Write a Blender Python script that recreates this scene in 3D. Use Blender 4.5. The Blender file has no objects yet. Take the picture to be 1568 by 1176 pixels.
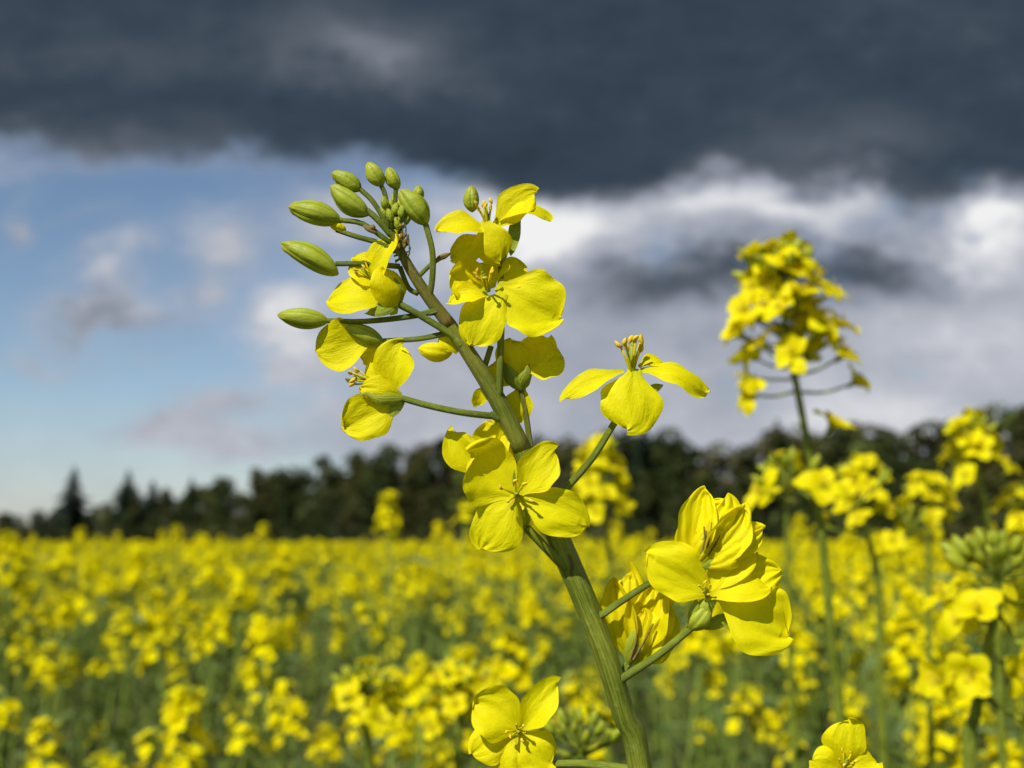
import bpy, math, random
import numpy as np
from mathutils import Vector, Matrix, noise as mnoise
random.seed(7); np.random.seed(7)
scene = bpy.context.scene
rad = math.radians

# ------------------------------------------------------------------ camera
LENS = 38.0
F = 1568*LENS/36.0
PITCH = math.atan(242/F)
CAM = Vector((0, 0, 1.35))
FWD = Vector((0, math.cos(PITCH), math.sin(PITCH)))
UP = Vector((0, -math.sin(PITCH), math.cos(PITCH)))
RT = Vector((1, 0, 0))
D0 = 0.1655
U_ = 1e-4     # plant frame unit: 0.1 mm
cam = bpy.data.cameras.new("camera"); camo = bpy.data.objects.new("camera", cam)
scene.collection.objects.link(camo); scene.camera = camo
camo.location = CAM; camo.rotation_euler = (rad(90)+PITCH, 0, 0)
cam.lens = LENS; cam.sensor_width = 36
cam.clip_start = 0.01; cam.clip_end = 5000
cam.dof.use_dof = True; cam.dof.focus_distance = D0-0.001; cam.dof.aperture_fstop = 21

def W(x, y, dep=0.0, D=D0):
    t = D + dep*U_
    return CAM + FWD*t + RT*((x-784)/F*t) + UP*((588-y)/F*t)
def N3(x, y, z):
    return (RT*x + UP*y - FWD*z).normalized()

# ------------------------------------------------------------------ materials
def newmat(name):
    m = bpy.data.materials.new(name); m.use_nodes = True
    nt = m.node_tree
    for n in list(nt.nodes): nt.nodes.remove(n)
    return m, nt
class G:
    def __init__(s, nt): s.nt = nt
    def n(s, t, **k):
        nd = s.nt.nodes.new(t)
        for a, b in k.items(): setattr(nd, a, b)
        return nd
    def link(s, a, b): s.nt.links.new(a, b)
    def put(s, sock, v):
        if isinstance(v, bpy.types.NodeSocket): s.link(v, sock)
        else: sock.default_value = v
    def m(s, op, a, b=0.0, c=0.0, clamp=False):
        nd = s.n('ShaderNodeMath', operation=op); nd.use_clamp = clamp
        s.put(nd.inputs[0], a); s.put(nd.inputs[1], b); s.put(nd.inputs[2], c)
        return nd.outputs[0]
    def attr(s, name):
        nd = s.n('ShaderNodeAttribute', attribute_name=name); return nd.outputs['Fac']
    def comb(s, x, y, z):
        nd = s.n('ShaderNodeCombineXYZ'); s.put(nd.inputs[0], x); s.put(nd.inputs[1], y); s.put(nd.inputs[2], z)
        return nd.outputs[0]
    def noise(s, vec, scale, detail=3, rough=.5):
        nd = s.n('ShaderNodeTexNoise'); s.put(nd.inputs['Vector'], vec)
        nd.inputs['Scale'].default_value = scale; nd.inputs['Detail'].default_value = detail
        nd.inputs['Roughness'].default_value = rough
        return nd.outputs['Fac']
    def mix(s, f, a, b):
        nd = s.n('ShaderNodeMix', data_type='RGBA')
        s.put(nd.inputs[0], f); s.put(nd.inputs[6], a); s.put(nd.inputs[7], b)
        return nd.outputs[2]
    def ramp(s, f, pts):
        nd = s.n('ShaderNodeValToRGB'); cr = nd.color_ramp
        while len(cr.elements) < len(pts): cr.elements.new(.5)
        for e, (p, c) in zip(cr.elements, pts):
            e.position = p; e.color = (*c, 1)
        s.put(nd.inputs[0], f); return nd.outputs[0]
    def sstep(s, x, a, b):
        nd = s.n('ShaderNodeMapRange', interpolation_type='SMOOTHSTEP')
        s.put(nd.inputs[0], x); nd.inputs[1].default_value = a; nd.inputs[2].default_value = b
        return nd.outputs[0]

def finish(g, col, rough, spec, bump, bstr, bdist, trans, tcol=None):
    p = g.n('ShaderNodeBsdfPrincipled'); g.put(p.inputs['Base Color'], col)
    p.inputs['Roughness'].default_value = rough; p.inputs['Specular IOR Level'].default_value = spec
    nrm = None
    if bump is not None:
        b = g.n('ShaderNodeBump'); b.inputs['Strength'].default_value = bstr; b.inputs['Distance'].default_value = bdist
        g.link(bump, b.inputs['Height']); g.link(b.outputs[0], p.inputs['Normal']); nrm = b.outputs[0]
    out = g.n('ShaderNodeOutputMaterial')
    if trans > 0:
        t = g.n('ShaderNodeBsdfTranslucent'); g.put(t.inputs[0], tcol if tcol is not None else col)
        if nrm: g.link(nrm, t.inputs[1])
        mx = g.n('ShaderNodeMixShader'); mx.inputs[0].default_value = trans
        g.link(p.outputs[0], mx.inputs[1]); g.link(t.outputs[0], mx.inputs[2]); g.link(mx.outputs[0], out.inputs[0])
    else: g.link(p.outputs[0], out.inputs[0])

def petal_mat():
    m, nt = newmat("petal_yellow"); g = G(nt)
    pu, pv, ti = g.attr('pu'), g.attr('pv'), g.attr('tint')
    k = g.m('DIVIDE', pv, g.m('ADD', pu, .35))
    vec = g.comb(g.m('MULTIPLY', k, 13.0), g.m('MULTIPLY', pu, 3.0), g.m('MULTIPLY', ti, 37.0))
    vein = g.noise(vec, 1.0, 4, .65)
    vec2 = g.comb(g.m('MULTIPLY', pv, 2.0), g.m('MULTIPLY', pu, 2.5), g.m('MULTIPLY', ti, 91.0))
    blot = g.noise(vec2, 1.8, 4, .6)
    f = g.m('ADD', g.m('MULTIPLY', ti, .5), g.m('MULTIPLY', blot, .6), clamp=True)
    col = g.mix(f, (.82, .69, .002, 1), (.95, .88, .004, 1))
    col = g.mix(g.m('MULTIPLY', g.sstep(vein, .55, .75), .14), col, (.68, .54, .003, 1))
    col = g.mix(g.m('MULTIPLY', g.sstep(pu, .30, .0), .5), col, (.58, .60, .01, 1))
    h = g.m('ADD', g.m('MULTIPLY', vein, .6), g.m('MULTIPLY', blot, 1.7))
    finish(g, col, .52, .12, h, .5, .0003, .36, g.mix(.5, col, (.96, .80, .0, 1)))
    return m
def bud_mat():
    m, nt = newmat("bud_green"); g = G(nt)
    pu, pv, ti = g.attr('pu'), g.attr('pv'), g.attr('tint')
    st = g.noise(g.comb(g.m('MULTIPLY', pv, 26.), g.m('MULTIPLY', pu, 3.), g.m('MULTIPLY', ti, 20.)), 1., 3)
    seam = g.m('ABSOLUTE', g.m('COSINE', g.m('MULTIPLY', pv, 12.566)))
    sm = g.sstep(seam, .28, .0)
    bl = g.noise(g.comb(g.m('MULTIPLY', pv, 4.), g.m('MULTIPLY', pu, 3.), g.m('MULTIPLY', ti, 50.)), 1.5, 3)
    col = g.mix(g.m('ADD', g.m('MULTIPLY', ti, .5), g.m('MULTIPLY', bl, .7), clamp=True), (.20, .30, .02, 1), (.52, .54, .035, 1))
    col = g.mix(g.m('MULTIPLY', sm, .5), col, (.12, .17, .012, 1))
    col = g.mix(g.m('MULTIPLY', g.sstep(pu, .72, 1.0), .5), col, (.42, .36, .05, 1))
    finish(g, col, .45, .25, g.m('ADD', g.m('MULTIPLY', st, .6), g.m('MULTIPLY', bl, 1.2)), .6, .00025, .15)
    return m
def stem_mat():
    m, nt = newmat("stem_green"); g = G(nt)
    pu, pv, ti = g.attr('pu'), g.attr('pv'), g.attr('tint')
    st = g.noise(g.comb(g.m('MULTIPLY', g.m('SINE', g.m('MULTIPLY', pv, 6.2832)), 5.), g.m('MULTIPLY', pu, 1.2), g.m('MULTIPLY', g.m('COSINE', g.m('MULTIPLY', pv, 6.2832)), 5.)), 1.6, 4, .6)
    tc = g.n('ShaderNodeTexCoord').outputs['Object']
    fn = g.noise(tc, 1100., 3, .6)
    big = g.noise(tc, 110., 3, .6)
    col = g.mix(g.sstep(g.m('ADD', g.m('MULTIPLY', st, .6), g.m('MULTIPLY', big, .5)), .35, .75), (.08, .12, .006, 1), (.31, .36, .035, 1))
    col = g.mix(g.m('MULTIPLY', ti, g.sstep(big, .2, .65)), col, (.21, .12, .035, 1))
    col = g.mix(g.m('MULTIPLY', g.sstep(fn, .55, .72), .30), col, (.38, .40, .15, 1))
    finish(g, col, .42, .25, g.m('ADD', g.m('MULTIPLY', st, 1.0), g.m('MULTIPLY', fn, .3)), .8, .0004, 0)
    return m
def anther_mat():
    m, nt = newmat("anther"); g = G(nt)
    col = g.mix(g.noise(g.n('ShaderNodeTexCoord').outputs['Object'], 2500., 2), (.62, .38, .02, 1), (.88, .65, .05, 1))
    finish(g, col, .8, .1, None, 0, 0, 0); return m
def leaf_mat():
    m, nt = newmat("leaf_green"); g = G(nt)
    pu, pv, ti = g.attr('pu'), g.attr('pv'), g.attr('tint')
    col = g.mix(ti, (.05, .095, .018, 1), (.17, .24, .06, 1))
    col = g.mix(g.m('MULTIPLY', g.sstep(g.m('ABSOLUTE', pv), .10, .0), .5), col, (.25, .33, .14, 1))
    finish(g, col, .5, .3, None, 0, 0, .2); return m
def brown_mat():
    m, nt = newmat("dry_scale"); g = G(nt)
    col = g.mix(g.noise(g.n('ShaderNodeTexCoord').outputs['Object'], 1500., 2), (.10, .06, .02, 1), (.30, .22, .06, 1))
    finish(g, col, .8, .1, None, 0, 0, 0); return m
def lite(name, c1, c2, trans):
    m, nt = newmat(name); g = G(nt)
    col = g.mix(g.attr('tint'), (*c1, 1), (*c2, 1))
    d = g.n('ShaderNodeBsdfDiffuse'); g.link(col, d.inputs[0]); o = g.n('ShaderNodeOutputMaterial')
    if trans:
        t = g.n('ShaderNodeBsdfTranslucent'); g.link(col, t.inputs[0]); mx = g.n('ShaderNodeMixShader'); mx.inputs[0].default_value = trans
        g.link(d.outputs[0], mx.inputs[1]); g.link(t.outputs[0], mx.inputs[2]); g.link(mx.outputs[0], o.inputs[0])
    else: g.link(d.outputs[0], o.inputs[0])
    return m
PET, BUD, STM, ANT, LEF, BRN = range(6)
PLANT_MATS = [petal_mat(), bud_mat(), stem_mat(), anther_mat(), leaf_mat(), brown_mat()]
FIELD_MATS = [lite("field_petal", (.82, .68, .002), (.95, .87, .004), .30), lite("field_bud", (.22, .30, .02), (.50, .52, .04), 0),
              lite("field_stem", (.13, .19, .025), (.24, .30, .06), 0), lite("field_anther", (.62, .42, .02), (.8, .6, .04), 0),
              lite("field_leaf", (.05, .085, .02), (.18, .24, .08), .2), lite("field_dry", (.1, .06, .02), (.3, .2, .06), 0)]

# ------------------------------------------------------------------ mesh builder
class MB:
    def __init__(s):
        s.v = []; s.f = []; s.mi = []; s.pu = []; s.pv = []; s.ti = []
    def grid(s, rows, mat, us, vs, tint, closed=False):
        b = len(s.v); nr = len(rows); nc = len(rows[0])
        for i, r in enumerate(rows):
            for j, p in enumerate(r):
                s.v.append(tuple(p)); s.pu.append(us[i]); s.pv.append(vs[j]); s.ti.append(tint)
        for i in range(nr-1):
            for j in range(nc if closed else nc-1):
                k = (j+1) % nc
                s.f.append((b+i*nc+j, b+i*nc+k, b+(i+1)*nc+k, b+(i+1)*nc+j)); s.mi.append(mat)
    def tube(s, pts, radii, mat=STM, sides=8, tint=0.0, rib=0.0, smooth=3):
        pts = [Vector(p) for p in pts]
        if smooth > 1 and len(pts) > 2:
            P = [pts[0]*2-pts[1]] + pts + [pts[-1]*2-pts[-2]]; R = [radii[0]]+list(radii)+[radii[-1]]
            op, orr = [], []
            for i in range(1, len(P)-2):
                for k in range(smooth):
                    t = k/smooth
                    a, b, c, d = P[i-1], P[i], P[i+1], P[i+2]
                    op.append(.5*((2*b)+(c-a)*t+(2*a-5*b+4*c-d)*t*t+(3*b-a-3*c+d)*t**3))
                    orr.append(R[i]*(1-t)+R[i+1]*t)
            op.append(pts[-1]); orr.append(radii[-1]); pts, radii = op, orr
        rows = []; ref = None
        for i, p in enumerate(pts):
            t = (pts[min(i+1, len(pts)-1)]-pts[max(i-1, 0)]).normalized()
            if ref is None:
                ref = t.orthogonal().normalized()
            ref = (ref - t*ref.dot(t)).normalized(); bi = t.cross(ref)
            r = radii[i]
            rows.append([p + (ref*math.cos(a)+bi*math.sin(a))*r*(1+rib*math.cos(5*a)) for a in [2*math.pi*j/sides for j in range(sides)]])
        L = [0]
        for i in range(1, len(pts)): L.append(L[-1]+(pts[i]-pts[i-1]).length)
        rows.append([pts[-1]+(pts[-1]-pts[-2]).normalized()*radii[-1]*.3]*sides)
        L.append(L[-1])
        s.grid(rows, mat, [l*100 for l in L], [j/sides for j in range(sides)], tint, closed=True)
    def petal(s, base, tip, width, nrm, bend=.08, cup=.1, curl=.1, ruf=.045, nu=18, nv=14, mat=PET, leaf=False, tint=None, notch=.02, pleat=0.0):
        base = Vector(base); tip = Vector(tip)
        ax = tip-base; L = ax.length; a = ax/L
        side = a.cross(nrm)
        if side.length < 1e-4: side = a.orthogonal()
        side.normalize(); n = side.cross(a).normalized()
        if n.dot(nrm) < 0: n = -n
        if tint is None: tint = random.random()
        ph = [random.uniform(0, 6.28) for _ in range(8)]
        asym = random.uniform(-.14, .14); skew = random.uniform(-.10, .10)
        pk = random.uniform(.52, .62)
        if not leaf and nu > 12 and pleat == 0: pleat = random.uniform(.004, .014)
        rows = []; us = []
        for i in range(nu+1):
            q = i/nu
            u = math.sin(q*math.pi/2)**.9 if not leaf else q
            if leaf: w = max(0.04, math.sin(math.pi*min(1, u**.85))**.75)
            else:
                t = min(1, max(0, (u-.02)/.46)); w = .22+.78*t*t*(3-2*t)
                if u > pk: w *= (max(0.0004, 1-((u-pk)/(1-pk))**2.3))**.5
            us.append(u); r = []
            for j in range(nv+1):
                v = -1+2*j/nv
                edge = abs(v)**2
                z = bend*L*math.sin(math.pi*u) + cup*width*w*(v*v) - curl*L*max(0, u-.35)**2*2
                ru = ruf*width*(math.sin(v*3.2+u*4+ph[0])*.8 + math.sin(v*7+ph[1])*u*.5*(.3+edge) + math.sin(u*9+v*2+ph[2])*edge*.8+math.sin(u*19+v*9+ph[3])*edge*.35+math.sin(v*14+u*5+ph[5])*.25*u*u)*min(1, u*2)
                z += ru - .028*width*w*math.exp(-(v*5)**2) + pleat*width*u*math.sin(v*13+ph[7]+math.sin(u*5+ph[0]))
                lu = u - (notch*math.exp(-((v-skew)*3)**2) if u > .9 else 0) + .016*math.sin(v*8+ph[4])*(u**3) + skew*v*u*u + pleat*.8*u**3*math.sin(v*13+ph[6])
                vv = v*w*width*.5*(1+.05*math.sin(u*11+ph[6]+(2 if v > 0 else 0))) + asym*width*.5*math.sin(math.pi*u)
                r.append(base + a*(L*lu) + side*vv + n*z)
            rows.append(r)
        s.grid(rows, mat, us, [-1+2*j/nv for j in range(nv+1)], tint)
    def bud(s, base, tip, width, mat=BUD, seg=16, rings=12, tint=None, bend=0.04):
        base = Vector(base); tip = Vector(tip); ax = tip-base; L = ax.length; a = ax/L
        r1 = a.orthogonal().normalized(); r2 = a.cross(r1)
        an0 = random.uniform(0, 6.28)
        r1, r2 = r1*math.cos(an0)+r2*math.sin(an0), r2*math.cos(an0)-r1*math.sin(an0)
        if tint is None: tint = random.uniform(.1, .9)
        ph = random.uniform(0, 6.28); rows = []; us = []
        for i in range(rings+1):
            t = i/rings
            r = (math.sin(math.pi*t**.95)**.62 if 0 < t < 1 else 0.0)*width*.5*(1.02-.12*t) + (.05*width if i == 0 else 0)+1e-6
            c = base + a*L*t + r1*bend*L*math.sin(math.pi*t)
            rr = []
            for j in range(seg):
                an = 2*math.pi*j/seg
                lob = 1.03-.18*(1-abs(math.cos(2*an)))**3+.035*math.sin(5*t+an*3+ph)
                if t > .85: lob *= 1+.16*math.cos(4*an+ph)
                rr.append(c+(r1*math.cos(an)+r2*math.sin(an))*r*lob)
            rows.append(rr); us.append(t)
        s.grid(rows, mat, us, [j/seg for j in range(seg)], tint, closed=True)
    def stamens(s, c, axis, L, n=6, spread=.35, r=.00018, sides=5, pist=True):
        axis = axis.normalized(); o = axis.orthogonal().normalized(); o2 = axis.cross(o)
        for k in range(n):
            an = 2*math.pi*k/n+random.uniform(-.3, .3); sp = spread*random.uniform(.6, 1.3)
            d = (axis+(o*math.cos(an)+o2*math.sin(an))*sp).normalized(); l = L*random.uniform(.75, 1.05)
            e = c+d*l; mid = c+d*l*.5+axis*l*.06
            s.tube([c, mid, e], [r, r*.9, r*.8], PET, sides, .5, 0, 1)
            dd = (d+Vector([random.uniform(-.6, .6) for _ in range(3)])).normalized()
            s.bud(e-dd*L*.12, e+dd*L*.17, L*.14, ANT, 6, 5, .5, .15)
        if pist:
            s.tube([c, c+axis*L*.5, c+axis*L*.8], [r*2, r*2.2, r*1.6], BUD, sides, .5, 0, 1)
            s.bud(c+axis*L*.75, c+axis*L*.9, L*.12, BUD, 6, 4, .9, 0)
    def flower(s, c, axis, size, hi=False):
        axis = axis.normalized(); o = axis.orthogonal().normalized(); o2 = axis.cross(o)
        a0 = random.uniform(0, 6.28); pl = size*.5; openn = random.uniform(.15, .75)
        for k in range(4):
            an = a0+k*math.pi/2+random.uniform(-.25, .25)
            d = o*math.cos(an)+o2*math.sin(an)
            lift = openn+random.uniform(-.25, .25)
            tip = c+(d+axis*lift).normalized()*pl*random.uniform(.85, 1.1)
            s.petal(c, tip, size*random.uniform(.38, .48), axis-d*lift*.5, .1, random.uniform(-.05, .2), random.uniform(.05, .35), .05,
                    nu=10 if hi else 3, nv=8 if hi else 2)
        if hi:
            for k in range(4):
                an = a0+k*math.pi/2+.78; d = o*math.cos(an)+o2*math.sin(an)
                s.petal(c-axis*size*.1, c+d*size*.16+axis*size*.10, size*.09, axis, .1, .1, .0, .0, nu=4, nv=2, mat=BUD, leaf=True)
            s.stamens(c, axis, size*.28, 6, .35, size*.009, 4)
        else: s.bud(c-axis*size*.05, c+axis*size*.26, size*.13, ANT, 3, 2, .5)
        s.bud(c-axis*size*.14, c+axis*size*.05, size*.13, BUD, 8 if hi else 3, 4 if hi else 2, .4)
    def raceme(s, top, axis, L, nf, hi=False, nb=14, fs=.019, spread=1.0, budscale=1.0):
        axis = axis.normalized(); o = axis.orthogonal().normalized(); o2 = axis.cross(o)
        sd = 6 if hi else 3
        an = random.uniform(0, 6.28)
        for k in range(nf):
            t = (k+.5)/nf; an += 2.4+random.uniform(-.25, .25)
            p = top-axis*L*(.06+.94*t)
            d = (o*math.cos(an)+o2*math.sin(an))
            el = .95*(1-t)+.25+random.uniform(-.15, .15)
            pl = (.009+.008*t)*spread*random.uniform(.7, 1.15)
            dr = (d+axis*el).normalized(); q = p+dr*pl
            q2 = p+(d*.9+axis*el*.6).normalized()*pl*.5
            s.tube([p, q2, q], [.0006, .0005, .0005], STM, sd, .1, 0, 2 if hi else 1)
            fx = (dr+axis*.35+Vector([random.uniform(-.45, .45) for _ in range(3)])).normalized()
            s.flower(q+fx*.002, fx, fs*random.uniform(.8, 1.1), hi)
        for k in range(nb):
            t = math.sqrt((k+.5)/nb); an += 2.4
            d = (o*math.cos(an)+o2*math.sin(an)); lean = t*1.3*random.uniform(.8, 1.2)
            dr = (d*math.sin(lean)+axis*math.cos(lean)).normalized()
            p = top-axis*.006*t; ln = (.004+.0045*t)*budscale*random.uniform(.8, 1.15)
            q = p+dr*(.005+.006*t)*(.6+.4*budscale)
            s.tube([p, q], [.0005, .0004], STM, sd, .0, 0, 1)
            s.bud(q, q+(dr+axis*.4).normalized()*ln, ln*.46, BUD, 8 if hi else 4, 6 if hi else 3)
    def build(s, name, link=True, mats=PLANT_MATS):
        me = bpy.data.meshes.new(name); me.from_pydata(s.v, [], s.f)
        for m in mats: me.materials.append(m)
        me.polygons.foreach_set('material_index', s.mi)
        me.polygons.foreach_set('use_smooth', [True]*len(s.f))
        for nm, arr in (('pu', s.pu), ('pv', s.pv), ('tint', s.ti)):
            at = me.attributes.new(nm, 'FLOAT', 'POINT'); at.data.foreach_set('value', arr)
        me.update()
        ob = bpy.data.objects.new(name, me)
        if link: scene.collection.objects.link(ob)
        return ob

# ------------------------------------------------------------------ main plant
mb = MB()
def T(path, r0, r1=None, tint=0.0, sides=10, mat=STM, D=D0):
    r1 = r1 if r1 is not None else r0; n = len(path)
    mb.tube([W(p[0], p[1], p[2] if len(p) > 2 else 0, D) for p in path], [(r0+(r1-r0)*i/(n-1))*U_ for i in range(n)], mat, sides, tint, 0, 4)
def P(b, t, w, n=(0, .2, 1), **k):
    mb.petal(W(*b), W(*t), w*U_, N3(*n), **k)
def S(b, t, w, n=(0, .2, 1), **k):
    mb.petal(W(*b), W(*t), w*U_, N3(*n), mat=BUD, leaf=True, nu=10, nv=6, ruf=.02, **k)
def B(b, t, w, **k):
    k.setdefault('seg', 32); k.setdefault('rings', 16)
    mb.bud(W(*b), W(*t), w*U_*.93, **k)

low = [(598, 352), (622, 402), (652, 450), (690, 500), (725, 553), (760, 610), (800, 690), (838, 785), (866, 852), (895, 920), (926, 1000), (955, 1095), (982, 1190)]
lr = [5.5, 7.5, 9, 10.5, 12, 13.5, 15, 16, 18, 18, 17.5, 17, 18]
pts = [W(x, y, 0) for x, y in low[6:]]
last = pts[-1]
pts += [last+Vector((.006, .004, -.05)), last+Vector((.014, .01, -.16)), Vector((last.x+.02, last.y+.02, .9)), Vector((last.x+.03, last.y+.03, .45)), Vector((last.x+.03, last.y+.035, -.02))]
mb.tube(pts, [r*U_ for r in lr[6:]]+[.0021, .0026, .0032, .0045, .0065], STM, 30, 0.10, .06, 5)
mb.tube([W(x, y, 0) for x, y in low[3:7]], [r*U_ for r in lr[3:7]], STM, 24, .35, .06, 5)
mb.tube([W(x, y, 0) for x, y in low[:4]], [r*U_ for r in lr[:4]], STM, 20, .9, .08, 5)
for k in range(7):
    z = 1.08-k*.11; a = k*2.4; b = Vector((last.x+.02, last.y+.015, z)); d = Vector((math.cos(a), math.sin(a)*.4+.9, .15)).normalized()
    mb.petal(b, b+d*(.07+.015*k), .022+.004*k, Vector((0, 0, 1)), bend=.1, cup=.15, curl=.3, ruf=.06, mat=LEF, leaf=True)
for (x, y, ex, ey, r) in [(872, 878, 858, 856, 9), (910, 948, 922, 940, 8), (938, 1050, 950, 1040, 9), (764, 640, 750, 634, 7), (706, 528, 694, 514, 7), (846, 770, 856, 758, 7), (668, 476, 656, 480, 6), (766, 626, 764, 610, 7)]:
    T([(x, y, -4), ((x+ex)/2, (y+ey)/2, -5), (ex, ey, -5)], r*1.1, r*.75, .1)
T([(868, 845, -14), (876, 862, -18), (874, 880, -17)], 3, 2, .8)

# pedicels
T([(520, 337), (556, 343), (598, 372)], 4, 4.5)
T([(515, 352), (545, 362), (580, 372), (606, 385)], 4, 4.5)
T([(514, 404), (560, 404), (612, 408)], 4, 4.5)
T([(501, 491), (560, 492), (632, 484), (672, 474)], 4, 5)
T([(562, 322, 0), (580, 338, 0), (600, 362, 0)], 5, 5)
T([(552, 290, 12), (572, 310, 10), (598, 352, 5)], 4, 4)
T([(583, 283), (590, 300), (597, 350)], 3.5, 4)
T([(606, 290, 5), (604, 320, 4), (600, 352, 2)], 3.5, 4)
T([(652, 344, -5), (662, 385, -5), (662, 425, -3), (657, 458, 0)], 4.5, 5)
T([(683, 390, 8), (660, 405, 8), (640, 424, 4), (632, 428, 2)], 3.5, 4)
T([(767, 396, 5), (767, 430, 14), (768, 480, 14), (766, 560, 8), (765, 622, -2)], 5, 5.5)
T([(766, 470, -2), (766, 540, -6), (764, 618, -8)], 5, 5)
T([(608, 463, -6), (650, 487, -8), (690, 512, -6), (708, 530, -3)], 5, 6)
T([(586, 522, 4), (640, 519, 4), (676, 512, 3), (695, 508, 0)], 4, 5)
T([(616, 610, -6), (660, 622, -10), (710, 632, -10), (762, 638, -4)], 5, 5.5)
T([(612, 408, 6), (625, 440, 8), (640, 450, 4)], 4, 4)
T([(752, 530, 18), (742, 560, 14), (735, 566, 6)], 4.5, 5)
T([(797, 594, 25), (806, 640, 25), (812, 690, 20), (806, 700, 8)], 4.5, 5, .3)
T([(955, 628, 6), (938, 652, 0), (908, 700, -4), (868, 746, -4), (838, 772, 0)], 5, 6)
T([(806, 808, -20), (835, 838, -18), (862, 866, -12), (872, 876, -4)], 6.5, 7.5)
T([(1060, 868, 10), (1005, 888, 8), (960, 915, 2), (918, 944, -4), (906, 950, 0)], 4.5, 6)
T([(1058, 962, -4), (1012, 1000, -8), (970, 1028, -8), (946, 1044, -6), (936, 1052, 0)], 5.5, 7)
T([(975, 1000, 22), (962, 1016, 20), (948, 1040, 10)], 5, 6)
T([(845, 1170, 60), (900, 1170, 40), (975, 1180, 5)], 6, 7)
T([(640, 482, 0), (615, 470, 2), (605, 463, 2)], 4, 4)

# buds
B((522, 338), (441, 316), 40, tint=.35); B((518, 420), (429, 372), 40, tint=.4); B((503, 492), (424, 482), 35, tint=.5)
B((553, 291, 12), (508, 264, 12), 31, tint=.3); B((564, 330), (506, 284), 38, tint=.35); B((586, 285), (563, 248), 30, tint=.7)
B((610, 290, 5), (594, 256, 5), 24, tint=.7); B((654, 344, -5), (612, 290, -5), 40, tint=.3)
B((641, 308, 8), (641, 284, 8), 20, tint=.4); B((723, 325, 14), (722, 284, 14), 28, tint=.5)
B((588, 527, 3), (528, 499, 3), 32, tint=.75); B((692, 541, 5), (640, 534, 5), 34, mat=PET, tint=.6)
P((700, 541, 4), (672, 516, 0), 26, (.2, .2, 1), tint=.4)
B((530, 352), (505, 345), 16, mat=PET, tint=.4)
for (x, y, tx, ty, w) in [(592, 322, 586, 300, 14), (604, 330, 608, 310, 14), (614, 335, 618, 312, 15), (600, 340, 592, 318, 12), (608, 345, 622, 325, 13), (618, 378, 612, 355, 11), (612, 352, 604, 332, 12),
                          (596, 335, 582, 318, 12), (600, 328, 598, 304, 13), (610, 326, 614, 302, 13), (620, 345, 630, 326, 11), (590, 345, 574, 334, 11), (604, 318, 602, 296, 12)]:
    d = random.uniform(-10, 10); B((x, y, d), (tx, ty, d), w); T([(x, y, d), (602, 362, 0)], 2.2, 2.8)
for k in range(12):
    x = random.uniform(606, 624); y = random.uniform(345, 390)
    T([(602+random.uniform(0, 5), y+14, 0), (x+6, y+6, -6), (x+random.uniform(-4, 10), y-10, -8)], 1.6, 1.2, .9, 5)
    B((x, y-4, -8), (x+random.uniform(-5, 5), y-14, -8), 6, mat=random.choice([BRN, ANT]))
B((556, 345, -4), (578, 358, -6), 9, mat=BRN); B((574, 352, -4), (566, 345, -6), 12, mat=BRN)
B((668, 396, 8), (690, 388, 8), 10, mat=BRN)

# F1 top
P((750, 356, 2), (671, 345, -16), 58, (-.1, .8, .7), bend=.12, curl=.15)
P((748, 360, 6), (690, 397, 12), 44, (.1, .1, 1), tint=.2)
P((756, 350, 4), (818, 292, 4), 56, (-.2, .3, .9), bend=.08)
P((765, 338, 0), (842, 326, -8), 38, (0, .8, .6), bend=.18, curl=.2)
P((742, 336, -6), (764, 400, -18), 60, (-.3, .3, .9), bend=.12, cup=-.12, tint=.3)
S((782, 392, 0), (798, 316, -5), 20, (.3, .1, 1), bend=-.12, cup=.2)
S((768, 400, -4), (752, 350, -10), 22, (-.4, .0, 1), bend=.1, cup=-.2)
B((768, 402, 2), (762, 366, 0), 26, tint=.6)
mb.stamens(W(748, 350, -4), N3(-.15, 1, .1), .0042, 6, .35, .00018)
# F2
P((762, 436, 2), (860, 486, -10), 106, (-.1, .35, .95), bend=.05, cup=.08, curl=.05, nu=28, nv=24, tint=.85)
P((772, 448, -8), (720, 526, -24), 72, (0, .35, .95), bend=.06, cup=-.08, tint=.95)
P((742, 448, 4), (690, 418, -6), 70, (.35, .1, .9), bend=-.12, cup=.25, tint=.3)
P((748, 452, -2), (684, 460, -16), 42, (.0, .6, .8), bend=.1, cup=.2, tint=.6)
P((752, 442, 12), (742, 402, 20), 66, (0, .0, 1), cup=.3, tint=.4)
P((766, 440, 12), (806, 410, 16), 52, (0, .2, 1), cup=.2, tint=.6)
mb.stamens(W(748, 446, -6), N3(-.25, .75, .6), .0042, 6, .5, .00019)
# F3
P((602, 456, 2), (502, 452, -12), 66, (-.1, .5, .9), bend=.1, cup=.05, curl=.2, tint=.6)
P((572, 446, -2), (598, 358, -8), 52, (-.5, .2, .85), bend=.05, cup=.2, ruf=.06, tint=.7)
P((590, 440, 4), (538, 396, 2), 52, (-.1, .3, .9), cup=.15, tint=.5)
P((604, 482, -8), (590, 410, -22), 58, (.55, .0, .8), bend=.12, cup=-.2, tint=.15)
S((610, 466, -10), (560, 478, -20), 24, (0, .1, 1), bend=.08, cup=-.1)
S((612, 468, -6), (606, 425, -16), 18, (.5, .1, 1), bend=.1, cup=-.1)
mb.stamens(W(575, 432, 0), N3(-.7, .7, .2), .0034, 5, .3, .00016)
# F4
P((570, 520, 8), (484, 538, 0), 78, (-.2, .1, 1), bend=.05, cup=.1, tint=.35)
P((580, 528, 12), (556, 556, 16), 40, (-.1, -.1, 1), tint=.1)
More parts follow.
